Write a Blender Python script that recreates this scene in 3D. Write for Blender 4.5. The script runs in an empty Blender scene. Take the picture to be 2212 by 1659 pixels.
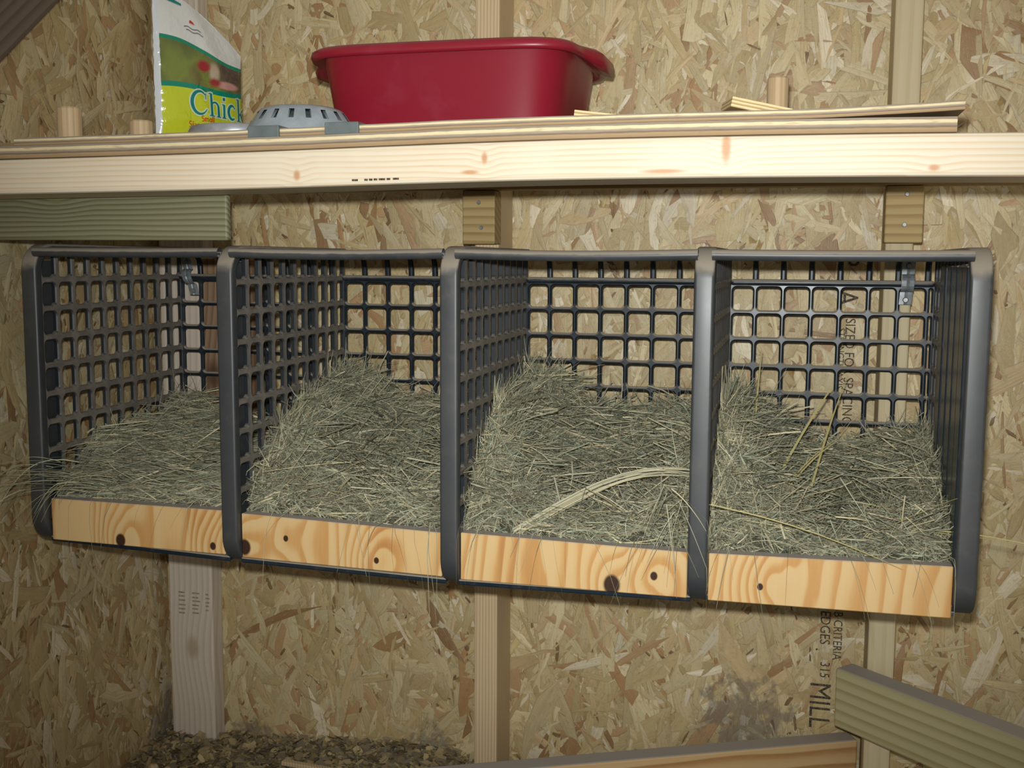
import bpy, bmesh, math, random
import numpy as np
from mathutils import Vector, Matrix
random.seed(7); rng = np.random.default_rng(11)
scene = bpy.context.scene
EYE = 0.89            # height of the lens above the floor; the geometry is laid out from eye level, then lifted

# ---------------------------------------------------------------- camera, light, exposure
cam_d = bpy.data.cameras.new('camera'); cam = bpy.data.objects.new('camera', cam_d)
scene.collection.objects.link(cam); scene.camera = cam
cam_d.sensor_fit = 'HORIZONTAL'; cam_d.sensor_width = 36.0; cam_d.lens = 36.0 * 2377.7 / 2212
cam_d.clip_start = 0.02; cam_d.clip_end = 50
Rv = Vector((0.96713193, 0.25421201, 0.00566426)); Uv = Vector((-0.03385702, 0.10666501, 0.99371841))
Fv = Vector((-0.25201097, 0.96124858, -0.11176599))
M = Matrix((Rv, Uv, -Fv)).transposed().to_4x4(); M.translation = Vector((0, -1.7548, EYE))
cam.matrix_world = M

world = bpy.data.worlds.new('coop_daylight'); scene.world = world; world.use_nodes = True
bg = world.node_tree.nodes['Background']; bg.inputs[0].default_value = (1.0, 0.93, 0.78, 1); bg.inputs[1].default_value = 0.36

fl = bpy.data.lights.new('camera_flash', 'SPOT'); flash = bpy.data.objects.new('camera_flash', fl)
scene.collection.objects.link(flash)
fl.energy = 80; fl.color = (0.98, 1.0, 0.98); fl.spot_size = math.radians(76); fl.spot_blend = 1.0; fl.shadow_soft_size = 0.012
flash.location = (-0.012, -1.752, EYE + 0.046)
flash.rotation_euler = (Fv + 0.05 * Uv + 0.06 * Rv).to_track_quat('-Z', 'Y').to_euler()

vs = scene.view_settings
vs.view_transform = 'Standard'; vs.look = 'None'; vs.exposure = 0.0; vs.gamma = 1.0; vs.use_curve_mapping = False

# ---------------------------------------------------------------- helpers
def lin(h):
    h = h.lstrip('#'); c = [int(h[i:i+2], 16) / 255 for i in (0, 2, 4)]
    return tuple((x / 12.92 if x <= 0.04045 else ((x + 0.055) / 1.055) ** 2.4) for x in c) + (1.0,)

class NT:
    def __init__(s, name):
        s.m = bpy.data.materials.new(name); s.m.use_nodes = True; s.t = s.m.node_tree; s.n = s.t.nodes
        s.b = s.n['Principled BSDF']
    def new(s, typ, **kw):
        n = s.n.new(typ)
        for k, v in kw.items(): setattr(n, k, v)
        return n
    def link(s, a, b): s.t.links.new(a, b)
    def put(s, sock, v):
        if hasattr(v, 'is_output'): s.link(v, sock)
        else: sock.default_value = v
    def math(s, op, a, b=0.0, c=0.0, clamp=False):
        n = s.new('ShaderNodeMath', operation=op, use_clamp=clamp)
        for i, v in enumerate((a, b, c)): s.put(n.inputs[i], v)
        return n.outputs[0]
    def vmath(s, op, a, b=(0, 0, 0)):
        n = s.new('ShaderNodeVectorMath', operation=op); s.put(n.inputs[0], a); s.put(n.inputs[1], b)
        return n.outputs['Value'] if op in ('LENGTH', 'DISTANCE', 'DOT_PRODUCT') else n.outputs[0]
    def mix(s, f, a, b):
        n = s.new('ShaderNodeMix', data_type='RGBA'); s.put(n.inputs[0], f); s.put(n.inputs[6], a); s.put(n.inputs[7], b)
        return n.outputs[2]
    def ramp(s, f, stops):
        n = s.new('ShaderNodeValToRGB'); e = n.color_ramp.elements
        while len(e) < len(stops): e.new(0.5)
        for el, (p, c) in zip(e, stops): el.position = p; el.color = lin(c) if isinstance(c, str) else c
        s.link(f, n.inputs[0]); return n.outputs[0]
    def noise(s, vec, scale, detail=3.0, rough=0.55, dist=0.0):
        n = s.new('ShaderNodeTexNoise'); n.inputs['Scale'].default_value = scale; n.inputs['Detail'].default_value = detail
        n.inputs['Roughness'].default_value = rough; n.inputs['Distortion'].default_value = dist
        s.link(vec, n.inputs['Vector']); return n.outputs['Fac']
    def smooth(s, v, lo, hi):
        n = s.new('ShaderNodeMapRange', interpolation_type='SMOOTHSTEP'); s.put(n.inputs[0], v)
        n.inputs[1].default_value = lo; n.inputs[2].default_value = hi; return n.outputs[0]
    def obj(s): return s.new('ShaderNodeTexCoord').outputs['Object']
    def uv(s): return s.new('ShaderNodeTexCoord').outputs['UV']
    def xyz(s, v):
        n = s.new('ShaderNodeSeparateXYZ'); s.link(v, n.inputs[0]); return n.outputs
    def bump(s, h, strength=0.3, dist=0.001):
        n = s.new('ShaderNodeBump'); n.inputs['Strength'].default_value = strength; n.inputs['Distance'].default_value = dist
        s.link(h, n.inputs['Height']); s.link(n.outputs[0], s.b.inputs['Normal'])
    def dusted(s, col, amount=0.9, dust='#6f675d', lo=0.55, hi=0.9):
        """dust that has settled on upward faces"""
        g = s.new('ShaderNodeNewGeometry'); z = s.xyz(g.outputs['Normal'])[2]
        n = s.noise(s.obj(), 60, 4)
        f = s.math('MULTIPLY', s.smooth(s.math('ADD', z, s.math('MULTIPLY', s.math('SUBTRACT', n, 0.5), 0.35)), lo, hi), amount)
        return s.mix(f, col, lin(dust)), f
    def fin(s, col, rough=0.6, spec=0.35, metal=0.0):
        s.put(s.b.inputs['Base Color'], col); s.put(s.b.inputs['Roughness'], rough)
        s.b.inputs['Specular IOR Level'].default_value = spec; s.b.inputs['Metallic'].default_value = metal
        return s.m

def wood(name, stops, axis='X', ring=90, dist=3.0, stretch=0.05, knots=(), rough=0.62, dust=0.0, streak=0.35, blotch=None, dustcol='#6f675d', knotcol='#8a5a2e', wave=1.0):
    s = NT(name); P = s.obj()
    sc = {'X': (stretch, 1, 1), 'Y': (1, stretch, 1), 'Z': (1, 1, stretch)}[axis]
    Q = s.vmath('MULTIPLY', P, sc)
    kf = None; bend = None
    for (kx, ky, kz, r, *ks) in knots:
        along = ks[0] if ks else {'X': (0.6, 1, 1), 'Y': (1, 0.6, 1), 'Z': (1, 1, 0.6)}[axis]
        d = s.vmath('LENGTH', s.vmath('MULTIPLY', s.vmath('SUBTRACT', P, (kx, ky, kz)), along))
        b = s.math('MULTIPLY', s.math('SUBTRACT', 1.0, s.smooth(d, 0.0, r * 5)), r * 0.9)
        bend = b if bend is None else s.math('ADD', bend, b)
        k = s.math('SUBTRACT', 1.0, s.smooth(d, r * 0.3, r * 1.15))
        kf = k if kf is None else s.math('MAXIMUM', kf, k)
    # slow drift of the rings plus the bend round the knots
    low = s.noise(s.vmath('MULTIPLY', P, tuple(0.25 if v < 1 else 1.0 for v in sc)), 9, 2)
    ac = {'X': 2, 'Y': 2, 'Z': 0}[axis]
    cc = s.xyz(P)
    if axis == 'X': u = s.math('ADD', cc[2], s.math('MULTIPLY', cc[1], 0.6))
    elif axis == 'Y': u = s.math('ADD', cc[2], s.math('MULTIPLY', cc[0], 0.6))
    else: u = s.math('ADD', cc[0], s.math('MULTIPLY', cc[1], 0.7))
    u = s.math('ADD', u, s.math('MULTIPLY', low, 0.012 * dist))
    if bend is not None: u = s.math('ADD', u, bend)
    ph = s.math('MULTIPLY', u, ring)
    fr = s.math('FRACT', ph)
    # early wood to late wood: slow rise, quick fall
    rg = s.math('MULTIPLY', s.smooth(fr, 0.1, 0.85), s.math('SUBTRACT', 1.0, s.smooth(fr, 0.88, 1.0)))
    fib = s.noise(Q, 420, 3, 0.6)
    v = s.math('ADD', s.math('MULTIPLY', rg, wave * (1 - streak)), s.math('MULTIPLY', fib, streak))
    col = s.ramp(v, stops)
    if blotch:
        bl = s.noise(P, 7, 3); col = s.mix(s.math('MULTIPLY', s.smooth(bl, 0.45, 0.7), 0.55), col, lin(blotch))
    if kf is not None: col = s.mix(s.math('MULTIPLY', kf, 0.85), col, lin(knotcol))
    s.bump(fib, 0.15, 0.0006)
    if dust > 0: col, f = s.dusted(col, dust, dustcol)
    return s.fin(col, rough, 0.3)

def mesh_obj(name, me, mat, parent=None, smooth=False):
    o = bpy.data.objects.new(name, me); scene.collection.objects.link(o)
    if mat: me.materials.append(mat)
    if smooth: me.shade_smooth()
    if parent is not None:
        o.parent = parent; o.matrix_parent_inverse = parent_inv(parent)
    return o
def parent_inv(p):
    return Matrix.Identity(4) if p.parent else Matrix.Translation(-Vector(p.location))
def tag(o, label, cat, group=None, kind=None):
    o['label'] = label
    if cat: o['category'] = cat
    if group: o['group'] = group
    if kind: o['kind'] = kind
    return o
def empty(name, loc, label, cat, group=None, kind=None):
    o = bpy.data.objects.new(name, None); o.empty_display_size = 0.05; o.location = loc
    scene.collection.objects.link(o); return tag(o, label, cat, group, kind)
def bm_mesh(bm, name='mesh', recalc=True):
    if recalc: bmesh.ops.recalc_face_normals(bm, faces=bm.faces)
    me = bpy.data.meshes.new(name); bm.to_mesh(me); bm.free(); return me
def bm_box(bm, lo, hi, bev=0.0, seg=2, mat=None):
    r = bmesh.ops.create_cube(bm, size=1.0); vv = r['verts']
    for v in vv: v.co = Vector([lo[i] + (v.co[i] + 0.5) * (hi[i] - lo[i]) for i in range(3)])
    if bev > 0:
        ed = {e for v in vv for e in v.link_edges}
        rr = bmesh.ops.bevel(bm, geom=list(ed), offset=bev, segments=seg, affect='EDGES', profile=0.5)
        vv = [v for v in rr['verts']]
    if mat is not None:
        bmesh.ops.transform(bm, matrix=mat, verts=[v for v in bm.verts])
    return vv
def box(name, lo, hi, mat, parent=None, bev=0.003, m=None, smooth=False):
    bm = bmesh.new(); bm_box(bm, lo, hi, bev, 2, m); return mesh_obj(name, bm_mesh(bm, name), mat, parent, smooth)
def np_mesh(name, verts, faces4=None, faces_list=None, cols=None, uvs=None):
    """verts (n,3); faces4 (m,k) of one size"""
    me = bpy.data.meshes.new(name); me.vertices.add(len(verts)); me.vertices.foreach_set('co', np.asarray(verts, np.float32).ravel())
    f = np.asarray(faces4, np.int32); k = f.shape[1]
    me.loops.add(f.size); me.loops.foreach_set('vertex_index', f.ravel())
    me.polygons.add(len(f)); me.polygons.foreach_set('loop_start', np.arange(0, f.size, k, dtype=np.int32))
    if cols is not None:
        a = me.color_attributes.new('tint', 'FLOAT_COLOR', 'POINT'); a.data.foreach_set('color', np.asarray(cols, np.float32).ravel())
    if uvs is not None:
        l = me.uv_layers.new(name='UVMap'); l.data.foreach_set('uv', np.asarray(uvs, np.float32)[f.ravel()].ravel())
    me.update(calc_edges=True); me.validate(); return me
def lathe(name, prof, c, mat, parent=None, seg=40, smooth=True, skip=None):
    bm = bmesh.new(); rings = []
    for r, z in prof:
        if r < 1e-6: rings.append([bm.verts.new((c[0], c[1], c[2] + z))])
        else: rings.append([bm.verts.new((c[0] + r * math.cos(2 * math.pi * i / seg), c[1] + r * math.sin(2 * math.pi * i / seg), c[2] + z)) for i in range(seg)])
    for j in range(len(rings) - 1):
        a, b = rings[j], rings[j + 1]
        for i in range(seg):
            if skip and skip(j, i): continue
            i2 = (i + 1) % seg
            if len(a) == 1 and len(b) == 1: continue
            if len(a) == 1: bm.faces.new((a[0], b[i], b[i2]))
            elif len(b) == 1: bm.faces.new((a[i], a[i2], b[0]))
            else: bm.faces.new((a[i], a[i2], b[i2], b[i]))
    return mesh_obj(name, bm_mesh(bm, name), mat, parent, smooth)

# ---------------------------------------------------------------- materials
PINE = [(0.0, '#cdbb9a'), (0.45, '#c8b28e'), (0.75, '#bea17c'), (1.0, '#ac8b66')]
m_beam = wood('pale_pine', [(0.0, '#d3c8b3'), (0.5, '#cfc1aa'), (0.8, '#c9b396'), (1.0, '#bfa483')], 'X', 170, 0.9, 0.03,
              knots=[(-0.329, -0.62, 0.107, 0.0042, (1, 1, 0.55)), (-0.545, -0.62, 0.092, 0.005, (1, 1, 0.7)), (-0.078, -0.62, 0.113, 0.0058, (1, 1, 0.3)), (-0.345, -0.62, 0.0925, 0.003, (0.25, 1, 1)), (-0.14, -0.62, 0.0905, 0.0028, (0.1, 1, 1)), (0.118, -0.62, 0.09, 0.004)],
              rough=0.5, streak=0.45, blotch='#d2c7b2', knotcol='#b5835a')
m_stud = wood('stud_pine', PINE, 'Z', 190, 0.5, 0.03, rough=0.65, streak=0.35)
m_stud2 = wood('smooth_stud_pine', [(0, '#c4b797'), (0.5, '#c0b18f'), (1.0, '#b4a17d')], 'Z', 60, 1.0, 0.03, rough=0.65, streak=0.6)
m_post = wood('whitish_post_wood', [(0, '#cfc4b5'), (0.5, '#cabdad'), (1.0, '#b9aa97')], 'Z', 90, 1.8, 0.05,
              knots=[(-1.045, -0.038, -0.70, 0.016)], rough=0.7, streak=0.4, knotcol='#a8987f')
m_green = wood('treated_green_wood', [(0, '#86836a'), (0.4, '#7d7a5e'), (0.75, '#6a694e'), (1.0, '#55553f')], 'X', 150, 1.6, 0.02,
               knots=[(-0.94, -0.508, 0.075, 0.008)], rough=0.6, streak=0.3, knotcol='#77744f')
m_perch = wood('treated_perch_wood', [(0, '#b3ab84'), (0.5, '#aca37b'), (0.8, '#9f9469'), (1.0, '#86795a')], 'X', 62, 0.6, 0.02, rough=0.65, dust=1.0, streak=0.3, dustcol='#a39b92')
m_cleat = wood('yellow_cleat_wood', [(0, '#ab9566'), (0.5, '#a48c5c'), (0.8, '#957b4e'), (1.0, '#846a42')], 'X', 75, 1.2, 0.05, rough=0.6, streak=0.3)
m_brown = wood('red_brown_board_wood', [(0, '#957a60'), (0.5, '#8a6f56'), (1.0, '#6d5542')], 'Z', 80, 1.5, 0.05, knots=[(-0.975, -0.06, -0.2, 0.02)], rough=0.7, knotcol='#4d3626')
m_dark = wood('dark_brace_wood', [(0, '#75695c'), (0.5, '#6d6054'), (1.0, '#594c40')], 'X', 70, 1.2, 0.05, rough=0.7)
m_dowel = wood('peg_wood', [(0, '#bfa988'), (0.5, '#b89f7c'), (1.0, '#a88d68')], 'Z', 120, 0.5, 0.03, rough=0.55)
m_ledger = wood('ledger_wood', [(0, '#b89a68'), (0.5, '#a98a5a'), (1.0, '#8b6d45')], 'X', 90, 1.0, 0.04, rough=0.65)

def plywood_face(name, knots):
    s = NT(name); P = s.obj(); c = s.xyz(P)
    Q = s.vmath('MULTIPLY', P, (1, 1, 0.22))
    low = s.noise(Q, 10, 2, 0.5); mid = s.noise(Q, 26, 2, 0.5)
    u = s.math('ADD', c[0], s.math('ADD', s.math('MULTIPLY', low, 0.16), s.math('MULTIPLY', mid, 0.03)))
    u = s.math('ADD', u, s.math('MULTIPLY', c[2], -0.12))
    kf = None
    for (x, y, z, r) in knots:
        d = s.vmath('LENGTH', s.vmath('MULTIPLY', s.vmath('SUBTRACT', P, (x, y, z)), (1, 0.3, 0.8)))
        u = s.math('ADD', u, s.math('MULTIPLY', s.math('SUBTRACT', 1.0, s.smooth(d, 0, 0.055)), 0.045))
        k = s.math('SUBTRACT', 1.0, s.smooth(d, r * 0.7, r * 1.05)); kf = k if kf is None else s.math('MAXIMUM', kf, k)
    fr = s.math('FRACT', s.math('MULTIPLY', u, 42))
    rg = s.math('MULTIPLY', s.smooth(fr, 0.15, 0.8), s.math('SUBTRACT', 1.0, s.smooth(fr, 0.86, 1.0)))
    wide = s.smooth(s.noise(s.vmath('MULTIPLY', P, (1, 1, 0.3)), 11, 2), 0.5, 0.68)
    fib = s.noise(s.vmath('MULTIPLY', P, (1, 1, 0.05)), 380, 3)
    v = s.math('ADD', s.math('MULTIPLY', rg, 0.55), s.math('ADD', s.math('MULTIPLY', wide, 0.30), s.math('MULTIPLY', fib, 0.22)))
    col = s.ramp(v, [(0.0, '#d3b584'), (0.38, '#cfac77'), (0.66, '#c3945b'), (1.0, '#b07d49')])
    if kf is not None: col = s.mix(kf, col, lin('#3a2418'))
    s.bump(fib, 0.12, 0.0005)
    col, f = s.dusted(col, 1.0, '#a89f97', 0.6, 0.85)
    return s.fin(col, 0.55, 0.3)
KN = [(-0.893, -0.46, -0.385, 0.0085), (-0.752, -0.46, -0.383, 0.005), (-0.705, -0.46, -0.381, 0.010), (-0.645, -0.46, -0.365, 0.004),
      (-0.518, -0.46, -0.385, 0.004), (-0.212, -0.46, -0.392, 0.0115), (-0.161, -0.46, -0.377, 0.005), (-0.036, -0.46, -0.380, 0.004)]
m_lip = plywood_face('orange_plywood_lip', KN)
m_floorboard = wood('floor_board_wood', [(0, '#c2a478'), (0.5, '#b8976a'), (0.8, '#a88152'), (1.0, '#91693f')], 'X', 42, 3.6, 0.15, knots=[(0.62, 0, 0.10, 0.005)], rough=0.65, dust=1.0, streak=0.25, dustcol='#a39a90', knotcol='#5c4024')

def ply_edge(name):
    s = NT(name); uv = s.uv(); c = s.xyz(uv)
    n = s.noise(s.vmath('MULTIPLY', s.obj(), (1, 6, 6)), 60, 3)
    v = s.math('ADD', c[1], s.math('MULTIPLY', s.math('SUBTRACT', n, 0.5), 0.10))
    r = s.new('ShaderNodeValToRGB'); r.color_ramp.interpolation = 'LINEAR'
    st = [(0.0, '#8f785a'), (0.28, '#a18766'), (0.36, '#6d5d4c'), (0.50, '#94897c'), (0.57, '#a08d72'), (0.64, '#cfc09b'), (0.80, '#d2c39e'), (0.87, '#857764'), (1.0, '#958b7f')]
    e = r.color_ramp.elements
    while len(e) < len(st): e.new(0.5)
    for el, (p, h) in zip(e, st): el.position = p; el.color = lin(h)
    s.link(v, r.inputs[0])
    fib = s.noise(s.vmath('MULTIPLY', s.obj(), (0.15, 1, 1)), 300, 3)
    col = s.mix(s.math('MULTIPLY', s.smooth(fib, 0.55, 0.75), 0.5), r.outputs[0], lin('#8f7558'))
    s.bump(fib, 0.4, 0.001)
    col, f = s.dusted(col, 1.0, '#a0968c', 0.6, 0.85)
    return s.fin(col, 0.7, 0.25)
m_ply = ply_edge('plywood_edge')

def osb():
    s = NT('osb_strand_wood'); a = s.new('ShaderNodeAttribute', attribute_name='tint'); uv = s.uv()
    g = s.noise(s.vmath('MULTIPLY', uv, (16, 420, 1)), 1.0, 4, 0.65)
    g3 = s.noise(s.vmath('MULTIPLY', uv, (60, 1500, 1)), 1.0, 2, 0.6)
    g2 = s.noise(s.obj(), 170, 5, 0.7); g4 = s.noise(s.obj(), 30, 3, 0.6)
    col = s.mix(s.math('MULTIPLY', s.smooth(g, 0.38, 0.72), 0.42), a.outputs['Color'], lin('#9a8257'))
    col = s.mix(s.math('MULTIPLY', s.smooth(g3, 0.55, 0.75), 0.30), col, lin('#d9cdb0'))
    col = s.mix(s.math('MULTIPLY', s.smooth(g2, 0.54, 0.70), 0.34), col, lin('#7b6442'))
    col = s.mix(s.math('MULTIPLY', s.smooth(g4, 0.5, 0.75), 0.25), col, lin('#a48d5f'))
    # grey dung dust splashed low on the wall
    P = s.obj(); c = s.xyz(P)
    f = None
    for (x, y, z, r) in ((-0.065, 0, -0.735, 0.16), (-1.115, -0.03, -0.86, 0.13), (-0.60, 0, -0.86, 0.11), (-0.95, 0, -0.87, 0.08)):
        d = s.vmath('LENGTH', s.vmath('SUBTRACT', P, (x, y, z)))
        k = s.math('SUBTRACT', 1.0, s.smooth(d, r * 0.1, r)); f = k if f is None else s.math('MAXIMUM', f, k)
    f = s.math('MULTIPLY', s.smooth(s.math('ADD', f, s.math('MULTIPLY', s.math('SUBTRACT', s.noise(P, 38, 3, 0.6), 0.5), 2.0)), 0.60, 0.95), 0.6)
    col = s.mix(f, col, lin('#6b645d'))
    s.bump(s.math('ADD', g, s.math('MULTIPLY', g2, 0.8)), 0.55, 0.0012)
    return s.fin(col, s.math('ADD', 0.28, s.math('MULTIPLY', g4, 0.35)), 0.5)
m_osb = osb()
s = NT('osb_core'); n = s.noise(s.obj(), 90, 4); m_core = s.fin(s.ramp(n, [(0.3, '#8a6d43'), (0.7, '#b39a6a')]), 0.7, 0.2)

def plastic(name='charcoal_plastic', c0='#34373a', c1='#494a49', rough=0.36, spec=0.6):
    s = NT(name); n = s.noise(s.obj(), 45, 5, 0.65); n2 = s.noise(s.obj(), 9, 3)
    col = s.mix(s.math('MULTIPLY', s.smooth(n2, 0.35, 0.7), 0.4), lin(c0), lin(c1))
    col = s.mix(s.math('MULTIPLY', s.smooth(n, 0.5, 0.72), 0.22), col, lin('#5c5852'))
    col, f = s.dusted(col, 0.95, '#8f8577', 0.04, 0.42)
    return s.fin(col, s.math('ADD', s.math('ADD', rough, s.math('MULTIPLY', n2, 0.16)), s.math('MULTIPLY', f, 0.4), clamp=True), spec)
m_gloss = plastic('glossy_charcoal_plastic', '#16222d', '#212d37', 0.2, 0.4)
m_grid = plastic('charcoal_grid_plastic', '#19222a', '#252e35', 0.24, 0.42)
m_plastic = plastic()
def plastic_dusty():
    s = NT('dusty_charcoal_plastic'); n = s.noise(s.obj(), 45, 5, 0.65); n2 = s.noise(s.obj(), 9, 3)
    col = s.mix(s.math('ADD', 0.45, s.math('MULTIPLY', s.smooth(n, 0.35, 0.7), 0.45)), lin('#4c4a47'), lin('#867e74'))
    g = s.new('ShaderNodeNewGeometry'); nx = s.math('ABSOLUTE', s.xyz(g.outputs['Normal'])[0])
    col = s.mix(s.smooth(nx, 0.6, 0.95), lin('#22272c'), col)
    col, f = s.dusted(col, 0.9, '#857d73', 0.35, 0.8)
    return s.fin(col, 0.42, 0.5)
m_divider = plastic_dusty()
m_galv = None
s = NT('galvanised_metal'); n = s.noise(s.obj(), 120, 3); m_galv = s.fin(s.ramp(n, [(0.35, '#8f979b'), (0.65, '#b4babd')]), 0.42, 0.5, 0.25)
s = NT('nail_head_metal'); m_nail = s.fin(s.ramp(s.noise(s.obj(), 200, 2), [(0.3, '#6e6e6c'), (0.7, '#8a8a88')]), 0.4, 0.5, 0.4)
s = NT('grey_feeder_plastic'); n = s.noise(s.obj(), 50, 3); m_grey = s.fin(s.ramp(n, [(0.3, '#7d868c'), (0.7, '#939ba1')]), 0.4, 0.5)
s = NT('dark_grey_tab'); n = s.noise(s.obj(), 50, 3); m_tab = s.fin(s.ramp(n, [(0.3, '#535b5c'), (0.7, '#636b6b')]), 0.6, 0.4)
s = NT('brushed_lid_metal'); n = s.noise(s.obj(), 70, 3); m_lid = s.fin(s.ramp(n, [(0.3, '#a2a5ac'), (0.7, '#bfc2c9')]), 0.35, 0.5, 0.6)
def redtub():
    s = NT('red_tub_plastic'); n = s.noise(s.obj(), 16, 4, 0.6)
    g = s.new('ShaderNodeNewGeometry')
    col = s.mix(s.math('MULTIPLY', s.smooth(n, 0.55, 0.75), 0.30), lin('#861528'), lin('#93364a'))
    return s.fin(col, 0.36, 0.5)
m_red = redtub()
s = NT('stamp_ink'); n = s.noise(s.obj(), 500, 2); m_ink = s.fin(s.ramp(n, [(0.40, '#2c2a28'), (0.62, '#6b5d48')]), 0.7, 0.2)
s = NT('faded_stamp_ink'); n = s.noise(s.obj(), 400, 2); m_faint = s.fin(s.ramp(n, [(0.40, '#86796c'), (0.6, '#a39584')]), 0.7, 0.2)

# ---------------------------------------------------------------- room shell
def strands(name, n, ulo, uhi, vlo, vhi, put, parent, seed):
    """flat wood strands pressed into the face of the board"""
    r = np.random.default_rng(seed)
    pal = np.array([lin(h) for h in ('#c9b78d', '#bfab7c', '#d1c198', '#b8a274', '#b6936a', '#dccfb2', '#c4ab80', '#a88156', '#c3b086')])
    w = np.array([.2, .17, .16, .12, .07, .07, .11, .03, .07]); w = w / w.sum()
    small = r.random(n) < 0.35
    L = np.where(small, r.uniform(.006, .030, n), np.clip(r.lognormal(math.log(.066), .5, n), .02, .17))
    W = np.where(small, r.uniform(.002, .008, n), np.clip(r.lognormal(math.log(.0145), .55, n), .004, .040)); W = np.minimum(W, L * .8)
    ang = math.pi / 2 + r.normal(0, .62, n); ang = np.where(r.random(n) < .12, r.uniform(0, math.pi, n), ang)
    cu = r.uniform(ulo, uhi, n); cv = r.uniform(vlo, vhi, n)
    prof = np.array([(-1, -.8), (-.35, -1), (.4, -1), (1, -.75), (.96, .1), (1, .8), (.3, 1), (-.4, .97), (-.95, .75), (-1.02, 0)]); K = len(prof)
    p = prof[None] * np.ones((n, 1, 1)); p[..., 0] += r.normal(0, .10, (n, K)); p[..., 1] += r.normal(0, .13, (n, K))
    p[..., 0] += p[..., 1] * r.normal(0, .25, (n, 1))          # slanted ends
    a = p[..., 0] * L[:, None] / 2; b = p[..., 1] * W[:, None] / 2
    ins = np.minimum(.0013, W * .18)[:, None]
    a2 = a - np.sign(a) * np.minimum(np.abs(a), ins); b2 = b - np.sign(b) * np.minimum(np.abs(b), ins)
    a = np.concatenate([a, a2], 1); b = np.concatenate([b, b2], 1)
    ca, sa = np.cos(ang)[:, None], np.sin(ang)[:, None]
    curve = r.normal(0, 2.2, n)[:, None] * a * a
    U = cu[:, None] + a * ca - (b + curve) * sa; V = cv[:, None] + a * sa + (b + curve) * ca
    U = np.clip(U, ulo, uhi); V = np.clip(V, vlo, vhi)
    lift = r.uniform(.0004, .0019, n)[:, None] + np.clip(r.normal(0, .014, n)[:, None] * a, -.0008, .0008) + np.clip(r.normal(0, .045, n)[:, None] * b, -.0006, .0006)
    lift[:, :K] -= .00025
    lift = np.maximum(lift, .0001)
    ci = r.choice(len(pal), n, p=w); col = pal[ci].copy()
    dk = small & (r.random(n) < .26); col[dk] = lin('#77593a')
    th = r.random(n) < .015; col[th] = lin('#94714a')
    col[:, :3] *= r.uniform(.84, 1.12, n)[:, None]
    cols = np.repeat(col[:, None], 2 * K, 1); cols[:, :K, :3] *= r.uniform(.5, .95, n)[:, None, None]
    uvs = np.stack([a + r.uniform(0, 9, n)[:, None], b + r.uniform(0, 9, n)[:, None]], -1)
    verts = put(U, V, lift).reshape(-1, 3); base = (np.arange(n) * 2 * K)[:, None]
    k1 = np.arange(K); k2 = (k1 + 1) % K
    quads = np.stack([base + k1, base + k2, base + K + k2, base + K + k1], -1).reshape(-1, 4)
    h = K // 2                                                  # inner face as a strip of quads across the strand
    strip = np.array([(K + 9, K + 0, K + 1, K + 8), (K + 8, K + 1, K + 2, K + 7), (K + 7, K + 2, K + 3, K + 6), (K + 6, K + 3, K + 4, K + 5)])
    inner = (base[:, :, None] + strip[None]).reshape(-1, 4)
    F = np.concatenate([quads, inner]); F = np.concatenate([F[:, [0, 1, 2]], F[:, [0, 2, 3]]]); nr = np.cross(verts[F[:, 1]] - verts[F[:, 0]], verts[F[:, 2]] - verts[F[:, 0]])
    d = nr @ np.array(put.normal); ok = np.abs(d) > .8 * np.linalg.norm(nr, axis=1) + 1e-10; F = np.where((d < 0)[:, None], F[:, ::-1], F)[ok]
    me = np_mesh(name, verts, F, cols=cols.reshape(-1, 4), uvs=uvs.reshape(-1, 2))
    o = mesh_obj(name, me, m_osb, parent); o['kind'] = 'stuff'; o['label'] = 'pressed wood strands of the board face'; return o

XL = -1.115; XR = 1.20; ZT = 0.62; ZF = -EYE
wb = box('wall_back', (XL, 0, ZF), (XR, 0.011, ZT), m_core, bev=0); wb['kind'] = 'structure'; wb['label'] = 'oriented strand board back wall of the coop'
def put_back(U, V, l): return np.stack([U, -l, V], -1)
put_back.normal = (0, -1, 0)
strands('osb_strands', 23000, XL, XR, ZF, ZT, put_back, wb, 3)
wl = box('wall_left', (XL - 0.011, -1.2, ZF), (XL, 0.011, ZT), m_core, bev=0); wl['kind'] = 'structure'; wl['label'] = 'oriented strand board left wall of the coop'
def put_left(U, V, l): return np.stack([XL + l, U, V], -1)
put_left.normal = (1, 0, 0)
strands('osb_strands', 10500, -1.2, 0, ZF, ZT, put_left, wl, 5)
def litter_floor():
    s = NT('litter_floor'); n = s.noise(s.obj(), 60, 5, 0.7); n2 = s.noise(s.obj(), 8, 3)
    return s.fin(s.ramp(s.math('ADD', s.math('MULTIPLY', n, 0.7), s.math('MULTIPLY', n2, 0.3)), [(0.3, '#4d463c'), (0.5, '#786b55'), (0.7, '#958260')]), 0.9, 0.1)
m_floor = litter_floor()
fo = box('floor', (XL, -2.4, ZF - 0.02), (XR, 0.0, ZF), m_floor, bev=0); fo['kind'] = 'structure'; fo['label'] = 'coop floor under wood shaving litter'

def stud(name, x0, x1, y0, mat, label, n):
    o = box(name, (x0, y0, ZF), (x1, -0.0018, ZT), mat, bev=0.003); o['kind'] = 'structure'; o['label'] = label; return o
st1 = stud('trim_1', -0.4985, -0.4595, -0.089, m_stud, 'vertical wall stud at the middle of the back wall', 1)
st2 = stud('trim_2', 0.1125, 0.1505, -0.089, m_stud2, 'vertical wall stud at the right of the back wall', 2)
st0 = stud('trim_3', -1.090, -1.003, -0.038, m_post, 'wide whitish stud in the left corner', 3)
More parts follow.
